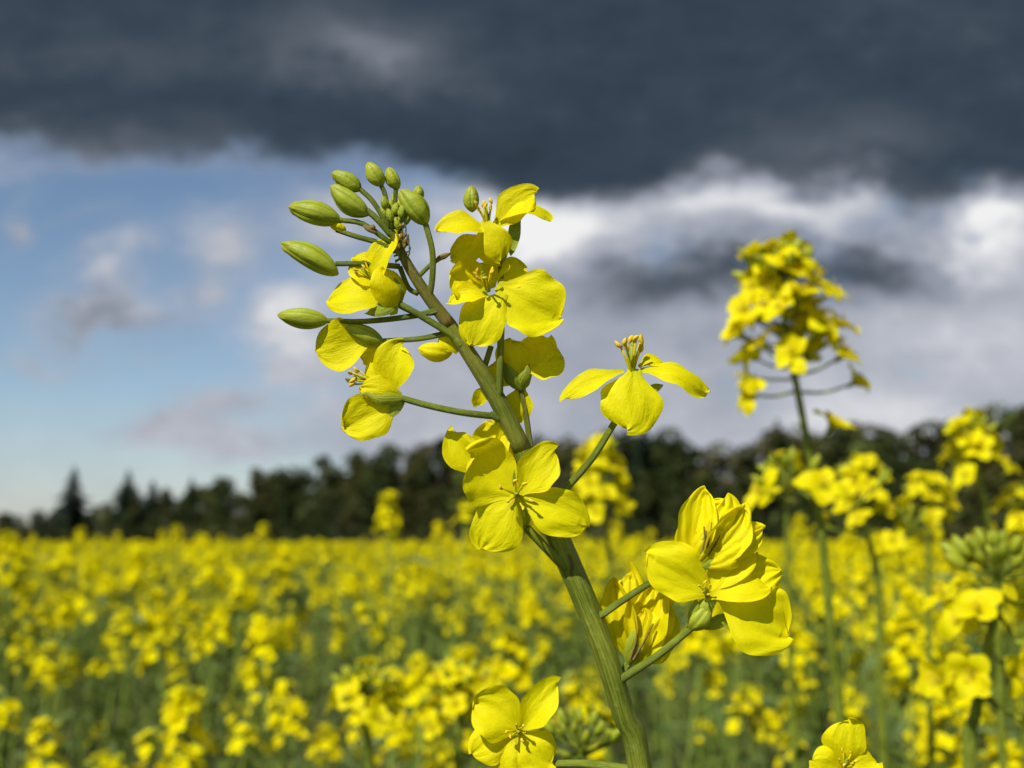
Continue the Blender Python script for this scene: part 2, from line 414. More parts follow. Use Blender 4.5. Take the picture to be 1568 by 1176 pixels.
# F5
P((602, 600, 0), (614, 526, -8), 68, (-.2, .4, .9), cup=.1, tint=.65)
P((598, 592, 4), (568, 556, 2), 46, (-.3, .3, .9), cup=.1, tint=.6)
P((612, 612, 0), (524, 652, -14), 74, (-.15, .0, 1), bend=.08, cup=.05, tint=.45)
P((615, 606, -8), (552, 592, -22), 42, (-.1, .1, 1), bend=.12, cup=-.15, tint=.1)
S((620, 610, -8), (556, 604, -26), 26, (0, .2, 1), bend=.1, cup=-.2)
S((620, 612, -4), (585, 645, -14), 18, (-.1, .1, 1), bend=.05, cup=-.2)
mb.stamens(W(582, 588, -4), N3(-1, .25, .1), .0048, 6, .32, .00017)
# F6 (behind the pedicels)
P((800, 566, 22), (862, 548, 14), 64, (.1, .3, .9), bend=.06, cup=.12, curl=.15, tint=.55)
P((800, 594, 24), (782, 520, 18), 68, (-.2, .1, 1), bend=.1, cup=-.1, tint=.2)
P((806, 556, 26), (840, 516, 24), 52, (0, .1, 1), tint=.7)
P((800, 590, 28), (782, 645, 26), 48, (0, -.1, 1), tint=.05)
P((796, 588, 30), (748, 560, 28), 48, (-.1, .1, 1), tint=.3)
S((798, 598, 18), (770, 556, 12), 24, (-.3, 0, 1), bend=.1, cup=-.2); S((798, 598, 18), (812, 560, 10), 22, (.3, 0, 1), bend=.1, cup=-.2)
P((745, 590, 22), (730, 622, 20), 24, (0, 0, 1), tint=.3)
# F7 (right, side view)
P((972, 564, -4), (960, 658, -34), 96, (0, .4, .92), bend=.06, cup=-.12, curl=.0, nu=28, nv=24, tint=.9)
P((955, 568, 0), (863, 606, -14), 40, (-.1, .7, .7), bend=.06, cup=.1, tint=.6)
P((980, 566, 4), (1087, 592, -6), 54, (.1, .75, .65), bend=.16, cup=-.1, curl=.15, tint=.7)
P((978, 562, 10), (1020, 556, 24), 38, (0, .8, .5), bend=.12, tint=.6)
S((985, 600, 8), (1016, 590, 4), 16, (0, -.3, 1)); B((950, 632, 8), (966, 580, 4), 24, tint=.5)
mb.stamens(W(968, 576, -2), N3(.0, 1, .05), .0058, 8, .36, .00022)
# F8 (facing)
P((792, 760, -34), (718, 694, -44), 98, (.1, .1, 1), bend=-.05, cup=.12, curl=-.1, nu=28, nv=24, tint=.6)
P((793, 758, -34), (850, 688, -38), 62, (-.1, .2, 1), bend=.04, cup=.15, nu=24, nv=20, tint=.7)
P((792, 758, -36), (900, 804, -44), 72, (0, .3, .95), bend=.06, cup=.05, nu=24, nv=20, tint=.95)
P((792, 760, -38), (736, 840, -50), 78, (.1, .3, .95), bend=.05, cup=-.08, nu=24, nv=20, tint=.9)
S((790, 756, -30), (776, 790, -34), 16); S((792, 752, -30), (792, 712, -34), 16); S((796, 758, -30), (818, 752, -34), 14)
B((806, 806, -20), (792, 758, -32), 22, tint=.4)
mb.stamens(W(791, 758, -38), N3(0, .15, 1), .0038, 6, .75, .0002)
# F8b (behind)
P((740, 728, 16), (694, 660, 10), 58, (-.3, .1, 1), cup=.2, tint=.5)
P((768, 706, 14), (742, 646, 10), 62, (.1, .1, 1), cup=.2, ruf=.06, tint=.4)
P((772, 706, 10), (792, 650, 6), 48, (.2, .2, 1), cup=.2, tint=.3)
P((745, 716, 4), (775, 670, -8), 46, (-.4, .3, .8), tint=.3)
# F9 (crumpled, upper right)
C = dict(nu=26, nv=30)
P((1068, 870, 6), (1078, 750, 6), 58, (-.3, .1, 1), cup=.35, ruf=.06, pleat=.05, tint=.7, **C)
P((1068, 870, 10), (1054, 800, 4), 44, (-.3, .1, 1), cup=.3, ruf=.06, pleat=.05, tint=.1, **C)
P((1070, 868, 0), (1108, 764, -6), 74, (-.3, .3, 1), cup=-.25, ruf=.06, bend=.12, pleat=.055, tint=.6, **C)
P((1070, 868, -2), (1140, 776, -8), 60, (.3, .3, .8), cup=.3, ruf=.06, bend=.1, pleat=.06, tint=.8, **C)
P((1072, 868, -4), (1164, 804, -10), 60, (.1, .6, .7), bend=.14, cup=-.2, ruf=.06, curl=.2, pleat=.05, tint=.8, **C)
P((1072, 868, -8), (1136, 828, -16), 56, (-.1, .5, .9), bend=.14, cup=-.2, ruf=.06, pleat=.05, tint=.3, **C)
P((1064, 872, -8), (1096, 806, -14), 48, (-.4, .1, .9), bend=.14, cup=-.3, ruf=.06, pleat=.05, tint=.0, **C)
S((1062, 872, -8), (1086, 816, -20), 20, (-.3, .2, 1), bend=.08, cup=-.2); S((1062, 872, -8), (1108, 852, -18), 16, (0, .2, 1), bend=.08, cup=-.2)
for (x, y, ex, ey) in [(1078, 850, 1090, 800), (1084, 850, 1104, 812), (1074, 850, 1078, 806)]:
    T([(x, y, -16), ((x+ex)/2+3, (y+ey)/2, -20), (ex, ey, -17)], 1.8, 1.2, .9, 5, BRN)
# F10
P((1090, 912, -8), (994, 848, -20), 84, (-.05, .3, .95), bend=.05, cup=.05, nu=28, nv=24, tint=.75)
P((1076, 908, -2), (1154, 846, -8), 50, (-.1, .5, .85), bend=.08, tint=.9)
P((1082, 915, -14), (1176, 894, -26), 52, (0, .6, .8), bend=.1, curl=.15, tint=.7)
P((1100, 906, -4), (1212, 974, -26), 112, (.1, .4, .9), bend=.08, cup=-.08, curl=.1, ruf=.05, pleat=.018, nu=28, nv=28, tint=.65)
P((1106, 900, 4), (1196, 872, 2), 60, (.1, .3, .9), ruf=.08, pleat=.03, nu=22, nv=24, tint=.7)
B((1056, 964, -4), (1088, 926, -10), 36, tint=.7)
S((1062, 958, -8), (1098, 905, -18), 26, (-.2, .2, 1), bend=.1, cup=-.2)
S((1072, 962, -6), (1138, 940, -14), 20, (0, .3, 1), bend=-.14, cup=-.2)
S((1060, 958, -10), (1066, 918, -18), 18, (-.2, .2, 1), bend=.1, cup=-.2)
mb.stamens(W(1082, 912, -12), N3(-.2, .6, .7), .003, 5, .4, .00018)
# F11 (shaded, behind stem)
P((965, 1012, 26), (938, 892, 28), 56, (-.3, -.1, 1), cup=.3, ruf=.06, pleat=.05, tint=.2, **C)
P((970, 1014, 24), (968, 878, 30), 62, (.2, -.1, 1), cup=-.3, ruf=.06, pleat=.05, tint=.1, **C)
P((975, 1014, 22), (1002, 894, 26), 66, (-.2, -.1, 1), cup=.2, ruf=.06, pleat=.05, tint=.3, **C)
P((980, 1014, 20), (1030, 932, 18), 72, (.3, .1, 1), cup=-.2, ruf=.06, pleat=.05, tint=.5, **C)
P((978, 1018, 16), (1018, 975, 8), 56, (.2, .2, 1), cup=-.2, ruf=.06, pleat=.04, tint=.3, **C)
P((970, 1018, 14), (984, 935, 8), 46, (-.4, .2, 1), cup=-.3, ruf=.06, pleat=.05, tint=.0, **C)
S((960, 1018, 16), (975, 950, 8), 20, (-.1, 0, 1), bend=.1, cup=-.2); S((962, 1018, 14), (990, 975, 4), 18, (.2, 0, 1), bend=.1, cup=-.2)
T([(965, 1010, 4), (975, 975, 0), (972, 940, 4)], 2, 1.4, .9, 5, BRN); T([(970, 1010, 2), (985, 985, -2), (1000, 955, 2)], 2, 1.4, .9, 5, BRN)
# F12 (bottom)
P((800, 1120, 60), (726, 1074, 50), 84, (.1, .3, 1), cup=.12, nu=22, nv=16, tint=.6)
P((796, 1122, 60), (722, 1154, 46), 66, (.1, .4, 1), cup=-.1, tint=.5)
P((798, 1120, 60), (852, 1046, 56), 54, (-.4, .1, .9), cup=.3, tint=.8)
P((796, 1120, 58), (848, 1170, 40), 70, (0, .5, .85), cup=-.1, tint=.8)
P((790, 1126, 56), (768, 1190, 36), 68, (0, .5, .85), cup=-.1, tint=.6)
mb.stamens(W(794, 1118, 56), N3(0, .2, 1), .0034, 6, .5, .00019)
main = mb.build("rapeseed_plant")

# ------------------------------------------------------------------ neighbouring plants
def neighbour(name, path, D, L, nf, nb=16, fs=.019, spread=1.0, budscale=1.0, side=(), hi=True, seed=1):
    global mb
    random.seed(seed)
    m = MB()
    pts = [W(x, y, 0, D) for x, y in path]
    l = pts[-1]
    full = pts+[Vector((l.x+.004, l.y+.01, l.z-.12)), Vector((l.x+.01, l.y+.02, l.z*.45)), Vector((l.x+.01, l.y+.02, -.02))]
    n = len(pts); rr = [.0010+.0012*i/(n-1) for i in range(n)]+[.003, .004, .006]
    m.tube(full, rr, STM, 10, .0, .05, 4)
    ax = (pts[0]-pts[1]).normalized()
    m.raceme(pts[0], ax, L, nf, hi, nb, fs, spread, budscale)
    for (sx, sy, ex, ey, dd, k) in side:
        a = W(sx, sy, 0, D); b = W(ex, ey, dd, D); mid = (a+b)/2-Vector((0, 0, (b-a).length*.08))
        m.tube([a, mid, b], [.0007, .0006, .0005], STM, 6, 0, 0, 3)
        d = (b-mid).normalized()
        if k == 1: m.flower(b, (d+Vector((0, -.4, .4))).normalized(), fs, True)
        elif k > 1: m.raceme(b, (d+Vector((0, 0, 1.0))).normalized(), .022, k, hi, 9, fs)
        else: m.bud(b, b+d*.009, .003)
    for k in range(6):
        z = l.z-.08-k*.09; a = random.uniform(0, 6.28); b = Vector((l.x+.006, l.y+.012, z)); d = Vector((math.cos(a), math.sin(a), .25)).normalized()
        m.petal(b, b+d*random.uniform(.05, .1), .02, Vector((0, 0, 1)), bend=.1, cup=.15, curl=.3, ruf=.06, nu=8, nv=6, mat=LEF, leaf=True)
    return m.build(name)

neighbour("rapeseed_plant.001", [(1192, 408), (1203, 500), (1218, 580), (1240, 700), (1262, 850), (1275, 1000), (1287, 1110)], .44, .047, 32, 26, .0195, 1.15, 1.15,
          side=[(1216, 600, 1152, 604, 0, 1), (1218, 600, 1305, 588, 0, 1), (1214, 575, 1285, 548, -60, 1), (1205, 530, 1135, 512, -30, 1), (1205, 530, 1280, 500, -30, 1), (1203, 490, 1270, 450, -30, 1), (1203, 500, 1145, 480, -40, 1), (1240, 690, 1272, 655, 0, 1), (1255, 770, 1200, 725, 60, 3), (1262, 800, 1345, 740, 100, 0)], seed=4)
neighbour("rapeseed_plant.002", [(1487, 662), (1500, 740), (1515, 820), (1530, 1000), (1535, 1150)], .60, .032, 14, 14, .018, seed=5)
neighbour("rapeseed_plant.003", [(1318, 725), (1325, 800), (1345, 900), (1350, 1100)], .60, .035, 16, 10, .018, seed=8, side=[(1340, 860, 1400, 800, 0, 4)])
neighbour("rapeseed_plant.004", [(1530, 862), (1526, 930), (1508, 1010), (1495, 1090), (1485, 1190)], .36, .012, 2, 30, .018, 1.0, 1.2,
          side=[(1528, 915, 1475, 945, -20, 1), (1524, 930, 1565, 985, -30, 1), (1508, 1005, 1445, 1040, 0, 1), (1510, 1000, 1490, 1030, -60, 1), (1522, 940, 1450, 915, 60, 1), (1500, 1050, 1560, 1100, 30, 1), (1528, 905, 1560, 925, 60, 1), (1520, 960, 1500, 940, -80, 1), (1512, 990, 1550, 1030, -80, 1)], seed=11)
neighbour("rapeseed_plant.005", [(915, 690), (925, 780), (935, 900), (930, 1100)], .70, .045, 22, 12, .019, seed=13)
neighbour("rapeseed_plant.006", [(1418, 748), (1422, 830), (1425, 1100)], .72, .03, 14, 10, .018, seed=15)
neighbour("rapeseed_plant.007", [(886, 1128), (892, 1180), (900, 1260)], .30, .008, 1, 22, .016, .8, .8, seed=17)
neighbour("rapeseed_plant.008", [(556, 1048), (560, 1100), (570, 1240)], .50, .022, 9, 18, .018, seed=19)
neighbour("rapeseed_plant.009", [(1200, 712), (1205, 800), (1210, 1000)], .80, .03, 12, 10, .018, seed=21)
neighbour("rapeseed_plant.010", [(700, 1040), (705, 1100), (700, 1250)], .52, .03, 13, 14, .019, seed=23)
neighbour("rapeseed_plant.011", [(1572, 765), (1572, 830), (1570, 1100)], .6, .03, 12, 10, .018, seed=25)
mb = MB(); random.seed(31)
P((1292, 1175, 40), (1300, 1104, 30), 66, (-.1, .3, 1), cup=-.1, tint=.9)
P((1288, 1178, 40), (1246, 1165, 26), 60, (-.2, .4, 1), cup=-.1, tint=.6)
P((1296, 1178, 40), (1345, 1168, 30), 60, (.1, .5, .9), tint=.7)
P((1292, 1182, 36), (1292, 1240, 10), 70, (0, .5, .9), tint=.7)
mb.stamens(W(1292, 1178, 36), N3(0, .7, .6), .0034, 6, .4, .00019)
b = W(1294, 1190, 45)
mb.tube([b, b+Vector((.0, .006, -.03)), b+Vector((.01, .02, -.2)), Vector((b.x+.02, b.y+.03, -.02))], [.0006, .001, .002, .005], STM, 10, 0, .05, 4)
mb.raceme(b+Vector((.004, .012, -.012)), Vector((.1, .1, 1)), .02, 4, True, 8)
mb.build("rapeseed_plant.012")

# ------------------------------------------------------------------ field
coll = bpy.data.collections.new("rapeseed_variants")
random.seed(101)
for vi in range(8):
    m = MB()
    H = 1.20
    def branch(p0, top, r0, r1):
        mid = (p0+top)/2; mid.x = p0.x+(top.x-p0.x)*.65; mid.y = p0.y+(top.y-p0.y)*.65
        m.tube([p0, mid, top], [r0, (r0+r1)/2, r1], STM, 4, random.random()*.8, 0, 2)
    lean = Vector((random.uniform(-.05, .05), random.uniform(-.05, .05), 0))
    top = Vector((0, 0, H))+lean
    m.tube([Vector((0, 0, -.1)), Vector((0, 0, .6))+lean*.2, top], [.006, .0035, .0014], STM, 5, .5, 0, 3)
    m.raceme(top, Vector((lean.x, lean.y, .4)), random.uniform(.035, .06), random.randint(15, 22), False, random.choice([8, 10, 14]))
    nb = random.randint(3, 5)
    for k in range(nb):
        a = k*6.28/nb+random.uniform(-.5, .5); z0 = random.uniform(.62, .95)
        r = random.uniform(.05, .14); t2 = Vector((math.cos(a)*r, math.sin(a)*r, H-.02-abs(random.gauss(.05, .10))))+lean
        z0 = min(z0, t2.z-.12)
        branch(Vector((0, 0, z0))+lean*.4, t2, .0028, .0012)
        m.raceme(t2, Vector((math.cos(a)*.2, math.sin(a)*.2, 1)), random.uniform(.025, .045), random.randint(7, 14), False, random.choice([5, 8, 12]))
    # young pods standing off the stem below the flowers
    for k in range(16):
        z = H-random.uniform(.07, .20); a = random.uniform(0, 6.28); b = Vector((0, 0, z))+lean*(z/H)**2
        d = Vector((math.cos(a), math.sin(a), .9)).normalized()
        m.tube([b, b+d*.018, b+d*.04], [.0005, .0011, .0004], STM, 3, random.uniform(.5, 1), 0, 1)
    for k in range(15):
        z = random.uniform(.75, 1.12); a = random.uniform(0, 6.28); rr = random.uniform(0, .07)
        b = Vector((math.cos(a)*rr, math.sin(a)*rr, z)); d = Vector((math.cos(a), math.sin(a), random.uniform(-.1, .9))).normalized()
        m.petal(b, b+d*random.uniform(.04, .10), random.uniform(.008, .022), Vector((0, 0, 1)), bend=.1, cup=.15, curl=.3, ruf=.06, nu=4, nv=2, mat=LEF, leaf=True)
    o = m.build("field_plant_%02d" % vi, link=False, mats=FIELD_MATS); coll.objects.link(o)

pts = []
def scatter(r0, r1, dens, hw=.80):
    n = int(dens*(r1**2-r0**2)*hw)
    for _ in range(n):
        r = math.sqrt(random.uniform(r0*r0, r1*r1)); a = random.uniform(-hw, hw)
        pts.append((r*math.sin(a), r*math.cos(a)))
scatter(.72, 1.6, 30, 1.1); scatter(1.6, 3.5, 30, 1.0); scatter(3.5, 7, 18, .9); scatter(7, 16, 6, .8); scatter(16, 40, 1.6, .78); scatter(40, 118, .3, .78)
co = []; rot = []; scl = []; idx = []
for x, y in pts:
    r = math.hypot(x, y)
    if abs(x) < .16 and y < .8: continue
    # the crop stands in clumps: thin it and lower it where a slow noise is low
    nn = mnoise.noise(Vector((x*2.6, y*2.6, 3.1)))
    if r < 7 and nn < -.12 and random.random() < .6: continue
    # tops of the plants relative to 1.2 m: the canopy is just below eye level
    z = random.gauss(.085, .035)+nn*.05
    if r < 1.2: z = random.gauss(.015, .04)
    elif r < 1.8: z = random.gauss(.06, .04)
    if r > 1.5 and random.random() < (.16 if r < 4 else .05): z = random.uniform(.15, .225)
    z = min(z, .225 if r > 1.5 else .09)
    hs = random.uniform(.93, 1.07)
    co.append((x, y, z-1.2*(hs-1) if r <= 16 else z)); rot.append((random.gauss(0, .05), random.gauss(0, .05), random.uniform(0, 6.28)))
    k = 1.0 if r < 7 else (1.5 if r < 16 else (2.8 if r < 40 else 5.5))
    if r <= 16: scl.append((hs*k, hs*k, hs))
    else: scl.append((k, k, 1.0))
    idx.append(random.randrange(8))
me = bpy.data.meshes.new("rapeseed_field"); me.from_pydata(co, [], [])
a = me.attributes.new('rot', 'FLOAT_VECTOR', 'POINT'); a.data.foreach_set('vector', [c for r in rot for c in r])
a = me.attributes.new('scl', 'FLOAT_VECTOR', 'POINT'); a.data.foreach_set('vector', [c for r in scl for c in r])
a = me.attributes.new('idx', 'INT', 'POINT'); a.data.foreach_set('value', idx)
field = bpy.data.objects.new("rapeseed_field", me); scene.collection.objects.link(field)
ng = bpy.data.node_groups.new("scatter", 'GeometryNodeTree')
ng.interface.new_socket('Geometry', in_out='INPUT', socket_type='NodeSocketGeometry')
ng.interface.new_socket('Geometry', in_out='OUTPUT', socket_type='NodeSocketGeometry')
gi = ng.nodes.new('NodeGroupInput'); go = ng.nodes.new('NodeGroupOutput')
iop = ng.nodes.new('GeometryNodeInstanceOnPoints'); ci = ng.nodes.new('GeometryNodeCollectionInfo')
ci.inputs['Collection'].default_value = coll; ci.inputs['Separate Children'].default_value = True; ci.inputs['Reset Children'].default_value = True
def na(nm, ty):
    n = ng.nodes.new('GeometryNodeInputNamedAttribute'); n.data_type = ty; n.inputs['Name'].default_value = nm; return n.outputs['Attribute']
ng.links.new(gi.outputs[0], iop.inputs['Points']); ng.links.new(ci.outputs[0], iop.inputs['Instance'])
iop.inputs['Pick Instance'].default_value = True
ng.links.new(na('idx', 'INT'), iop.inputs['Instance Index'])
e2r = ng.nodes.new('FunctionNodeEulerToRotation'); ng.links.new(na('rot', 'FLOAT_VECTOR'), e2r.inputs[0])
ng.links.new(e2r.outputs[0], iop.inputs['Rotation'])
ng.links.new(na('scl', 'FLOAT_VECTOR'), iop.inputs['Scale'])
ng.links.new(iop.outputs[0], go.inputs[0])
md = field.modifiers.new("scatter", 'NODES'); md.node_group = ng
print("field plants", len(co))

# ------------------------------------------------------------------ ground
m, nt = newmat("soil_and_weeds"); g = G(nt)
tc = g.n('ShaderNodeTexCoord').outputs['Object']
c = g.mix(g.sstep(g.noise(tc, 3., 3, .6), .35, .65), (.07, .05, .03, 1), (.045, .075, .02, 1))
c = g.mix(g.m('MULTIPLY', g.noise(tc, .05, 3), .5), c, (.12, .12, .03, 1))
finish(g, c, .95, .1, None, 0, 0, 0)
me = bpy.data.meshes.new("ground")
me.from_pydata([(-3000, -3000, 0), (3000, -3000, 0), (3000, 3000, 0), (-3000, 3000, 0)], [], [(0, 1, 2, 3)]); me.materials.append(m)
scene.collection.objects.link(bpy.data.objects.new("ground", me))

# ------------------------------------------------------------------ forest
rng = np.random.default_rng(5)
def foliage_mat(name, stops):
    m, nt = newmat(name); g = G(nt)
    f = g.m('ADD', g.m('MULTIPLY', g.attr('tint'), .8), g.m('MULTIPLY', g.noise(g.n('ShaderNodeTexCoord').outputs['Object'], .35, 1), .3))
    finish(g, g.ramp(f, stops), .7, .1, None, 0, 0, 0); return m
fol = foliage_mat("forest_foliage", [(.0, (.014, .020, .006)), (.35, (.026, .038, .009)), (.6, (.045, .056, .013)), (.8, (.070, .056, .018)), (1., (.085, .12, .025))])
con = foliage_mat("conifer_foliage", [(0., (.008, .015, .009)), (1., (.018, .032, .015))])
mbk, nt = newmat("bark"); g = G(nt)
finish(g, g.mix(g.noise(g.n('ShaderNodeTexCoord').outputs['Object'], 3., 4), (.03, .022, .015, 1), (.08, .065, .05, 1)), .9, .1, None, 0, 0, 0)
class Leaves:
    def __init__(s): s.c = []; s.a = []; s.b = []; s.t = []; s.mi = []
    def add(s, c, a, b, t, mi=0):
        s.c.append(c); s.a.append(a); s.b.append(b); s.t.append(t); s.mi.append(np.full(len(c), mi))
    def lobe(s, ctr, r, n, size, tint):
        d = rng.normal(size=(n, 3)); d /= np.linalg.norm(d, axis=1)[:, None]
        rr = rng.uniform(.55, 1.12, n)**.6
        c = np.array(ctr)+d*rr[:, None]*np.array(r)
        a = rng.normal(size=(n, 3)); a -= d*(np.sum(a*d, 1))[:, None]*.7; a /= np.linalg.norm(a, axis=1)[:, None]
        b = np.cross(d+rng.normal(size=(n, 3))*.5, a); b /= np.linalg.norm(b, axis=1)[:, None]
        sz = size*rng.uniform(.5, 1.2, n)[:, None]
        s.add(c, a*sz, b*sz*.7, np.clip(tint+rng.normal(0, .1, n), 0, 1))
    def mesh(s, name, mats, extra=None):
        c = np.concatenate(s.c); a = np.concatenate(s.a); b = np.concatenate(s.b); t = np.concatenate(s.t); mi = np.concatenate(s.mi)
        n = len(c); v = np.stack([c-a, c-b*.9, c+a, c+b], 1).reshape(-1, 3)
        f = np.arange(4*n).reshape(n, 4)
        V = v.tolist(); Fc = f.tolist(); T_ = np.repeat(t, 4).tolist(); MI = mi.tolist()
        if extra:
            o = len(V); V += extra.v; Fc += [tuple(i+o for i in q) for q in extra.f]; T_ += [0.0]*len(extra.v); MI += [1]*len(extra.f)
        me = bpy.data.meshes.new(name); me.from_pydata(V, [], Fc)
        for m in mats: me.materials.append(m)
        me.polygons.foreach_set('material_index', MI)
        at = me.attributes.new('tint', 'FLOAT', 'POINT'); at.data.foreach_set('value', T_)
        ob = bpy.data.objects.new(name, me); scene.collection.objects.link(ob); return ob
prof_x = [-700, -300, 0, 60, 160, 250, 300, 370, 450, 550, 650, 750, 850, 930, 990, 1050, 1150, 1190, 1240, 1300, 1380, 1440, 1500, 1568, 1900, 2300]
prof_y = [805, 798, 782, 782, 770, 754, 738, 726, 712, 694, 678, 676, 656, 660, 652, 672, 684, 652, 656, 640, 640, 652, 622, 614, 600, 600]
def topy(x): return float(np.interp(x, prof_x, prof_y))
def Dist(x): return 235-105*min(1.4, max(-.4, x/1568))
lv = Leaves(); tr = MB()
random.seed(44)
def gp(x, D): return ((x-784)/F*D, D)
def tree(x, D, hpx, wm=None):
    X, Y = gp(x, D); h = hpx/F*D+1.35
    w = wm or h*random.uniform(.34, .50)
    ti = random.choice([.1, .25, .35, .4, .55, .75, .3, .9, .7])
    tr.tube([Vector((X, Y, -.1)), Vector((X+random.uniform(-.3, .3), Y, h*.45)), Vector((X, Y, h*.85))], [h*.02, h*.014, h*.005], 0, 6, 0, 0, 2)
    nl = random.randint(9, 13)
    for k in range(nl):
        t = k/(nl-1); z = h*(.22+.68*t); sp = w*(1-.7*t**2)*.7
        a = random.uniform(0, 6.28)
        cx, cy = X+math.cos(a)*sp*random.uniform(.3, 1), Y+math.sin(a)*sp*random.uniform(.3, 1)
        r = w*random.uniform(.34, .55)*(1-.4*t)
        z = min(z, h-r*.75) if k < nl-1 else h-r*.75
        tr.tube([Vector((X, Y, z*.75)), Vector((cx, cy, z))], [h*.006, h*.003], 0, 4, 0, 0, 1)
        lv.lobe((cx, cy, z), (r, r, r*.85), 120, h*.032, ti+random.uniform(-.14, .14))
x = -650
while x < 2250:
    D = Dist(x)
    sp = 5.5/D*F
    hp = 830-topy(x)
    tree(x+random.uniform(-.2, .2)*sp, D+random.uniform(-3, 3), hp*random.choice([.98, 1.03, .94, .84, 1.0]))
    tree(x+random.uniform(.2, .7)*sp, D-7+random.uniform(-3, 3), hp*random.uniform(.5, .8))
    tree(x+random.uniform(-.5, .5)*sp, D+10, hp*random.uniform(.84, .98))
    for k in range(4):
        X, Y = gp(x+random.uniform(-.5, .5)*sp, D-10); hh = random.uniform(1.5, 3.2)
        lv.lobe((X, Y+random.uniform(-2, 2), hh*.7), (2.6, 2, hh), 90, .5, random.choice([.1, .3, .5, .85]))
    x += sp*.8
lv.mesh("distant_forest", [fol, mbk], tr)
def spruce(name, x, D, hpx, wf=.2):
    L = Leaves(); t = MB(); X, Y = gp(x, D); h = hpx/F*D+1.35
    t.tube([Vector((X, Y, -.1)), Vector((X, Y, h*.5)), Vector((X, Y, h))], [h*.018, h*.01, h*.002], 0, 7, 0, 0, 2)
    n = 26
    for k in range(n):
        q = k/(n-1); z = h*(.08+.9*q); R = h*wf*(1-q)**.85*random.uniform(.6, 1.25)+.2
        nb = 12
        for j in range(nb):
            a = random.uniform(0, 6.28); d = np.array([math.cos(a), math.sin(a), -.28]); m_ = 7
            s_ = np.linspace(.15, 1, m_)
            c = np.array([X, Y, z])+d*R*s_[:, None]+rng.normal(0, .06*h/12, (m_, 3))
            aa = np.tile(d*R*.2, (m_, 1)); bb = np.tile(np.array([-math.sin(a), math.cos(a), 0.0]), (m_, 1))*(R*.28*(1.15-s_))[:, None]+np.array([0, 0, -.2])
            L.add(c, aa, bb, rng.uniform(0, 1, m_))
    return L.mesh(name, [con, mbk], t)
spruce("spruce_tree", 115, 222, 116, .34); spruce("spruce_tree.001", 198, 220, 110, .34); spruce("spruce_tree.002", 236, 221, 94, .3)
spruce("spruce_tree.003", 985, 165, 182, .26); spruce("spruce_tree.004", 1192, 152, 188, .3); spruce("spruce_tree.005", 295, 222, 98, .26)
spruce("spruce_tree.006", 958, 168, 174, .26)

# ------------------------------------------------------------------ sun + sky
sd = Vector((-.48, -.70, .86)).normalized()
sun = bpy.data.lights.new("sun", 'SUN'); sun.energy = 5.0; sun.angle = rad(.5); sun.color = (1, .97, .91)
so = bpy.data.objects.new("sun", sun); scene.collection.objects.link(so)
so.rotation_euler = sd.to_track_quat('Z', 'Y').to_euler(); so.location = (0, 0, 20)

w = bpy.data.worlds.new("World"); scene.world = w; w.use_nodes = True
nt = w.node_tree
for n in list(nt.nodes): nt.nodes.remove(n)
g = G(nt)
sky = g.n('ShaderNodeTexSky', sky_type='NISHITA'); sky.sun_disc = False
sky.sun_elevation = math.asin(sd.z); sky.sun_rotation = math.atan2(sd.x, sd.y) % (2*math.pi)
sky.air_density = 1.0; sky.dust_density = .2; sky.ozone_density = 2.0
STR = .10
sep = g.n('ShaderNodeSeparateXYZ'); g.link(g.n('ShaderNodeTexCoord').outputs['Generated'], sep.inputs[0])
X, Y, Z = sep.outputs
ay = g.m('MAXIMUM', g.m('ABSOLUTE', Y), .12)
u = g.m('DIVIDE', X, ay); v = g.m('DIVIDE', Z, ay)
uv = g.comb(u, g.m('MULTIPLY', v, 1.5), 0.0)
def nz(off, scale, det=5, r=.5):
    a = g.n('ShaderNodeVectorMath', operation='ADD'); g.link(uv, a.inputs[0]); a.inputs[1].default_value = off
    return g.noise(a.outputs[0], scale, det, r)
nd = g.n('ShaderNodeTexNoise'); g.link(uv, nd.inputs['Vector']); nd.inputs['Scale'].default_value = 6.5; nd.inputs['Detail'].default_value = 4; nd.inputs['Roughness'].default_value = .6
sp = g.n('ShaderNodeSeparateColor'); g.link(nd.outputs['Color'], sp.inputs[0]); nA, nB = sp.outputs[0], sp.outputs[1]
nC = nz((1, 8, 4), 6.0, 5, .62)
nF = nz((5, 2, 9), 19., 4, .6)
def c0(s, k): return g.m('MULTIPLY', g.m('SUBTRACT', s, .5), k)
Ux = g.m('ADD', g.m('MULTIPLY_ADD', u, 1655., 784.), g.m('ADD', c0(nA, 230.), c0(nF, 80.)))
Vy = g.m('ADD', g.m('MULTIPLY_ADD', v, -1600., 830.), g.m('ADD', c0(nB, 170.), c0(nF, -70.)))
UV2 = g.comb(Ux, Vy, 0.0)
def total(base, blobs):
    s = base
    for (x, y, rx, ry, amp) in blobs:
        ma = g.n('ShaderNodeVectorMath', operation='MULTIPLY_ADD'); g.link(UV2, ma.inputs[0])
        ma.inputs[1].default_value = (1/rx, 1/ry, 0); ma.inputs[2].default_value = (-x/rx, -y/ry, 0)
        d = g.n('ShaderNodeVectorMath', operation='DOT_PRODUCT'); g.link(ma.outputs[0], d.inputs[0]); g.link(ma.outputs[0], d.inputs[1])
        s = g.m('MULTIPLY_ADD', g.m('POWER', .36788, d.outputs['Value']), amp, s)
    return s
fc = g.n('ShaderNodeFloatCurve'); cv = fc.mapping.curves[0]
ep = [(-1500, 170), (-400, 205), (0, 238), (250, 264), (520, 266), (650, 285), (850, 318), (1000, 312), (1100, 280), (1200, 285), (1300, 300), (1450, 328), (1568, 305), (2200, 290), (3000, 250)]
ep = [((x+1500)/4500, y/400) for x, y in ep]
cv.points[0].location = ep[0]; cv.points[1].location = ep[-1]
for p in ep[1:-1]: cv.points.new(*p)
fc.mapping.update()
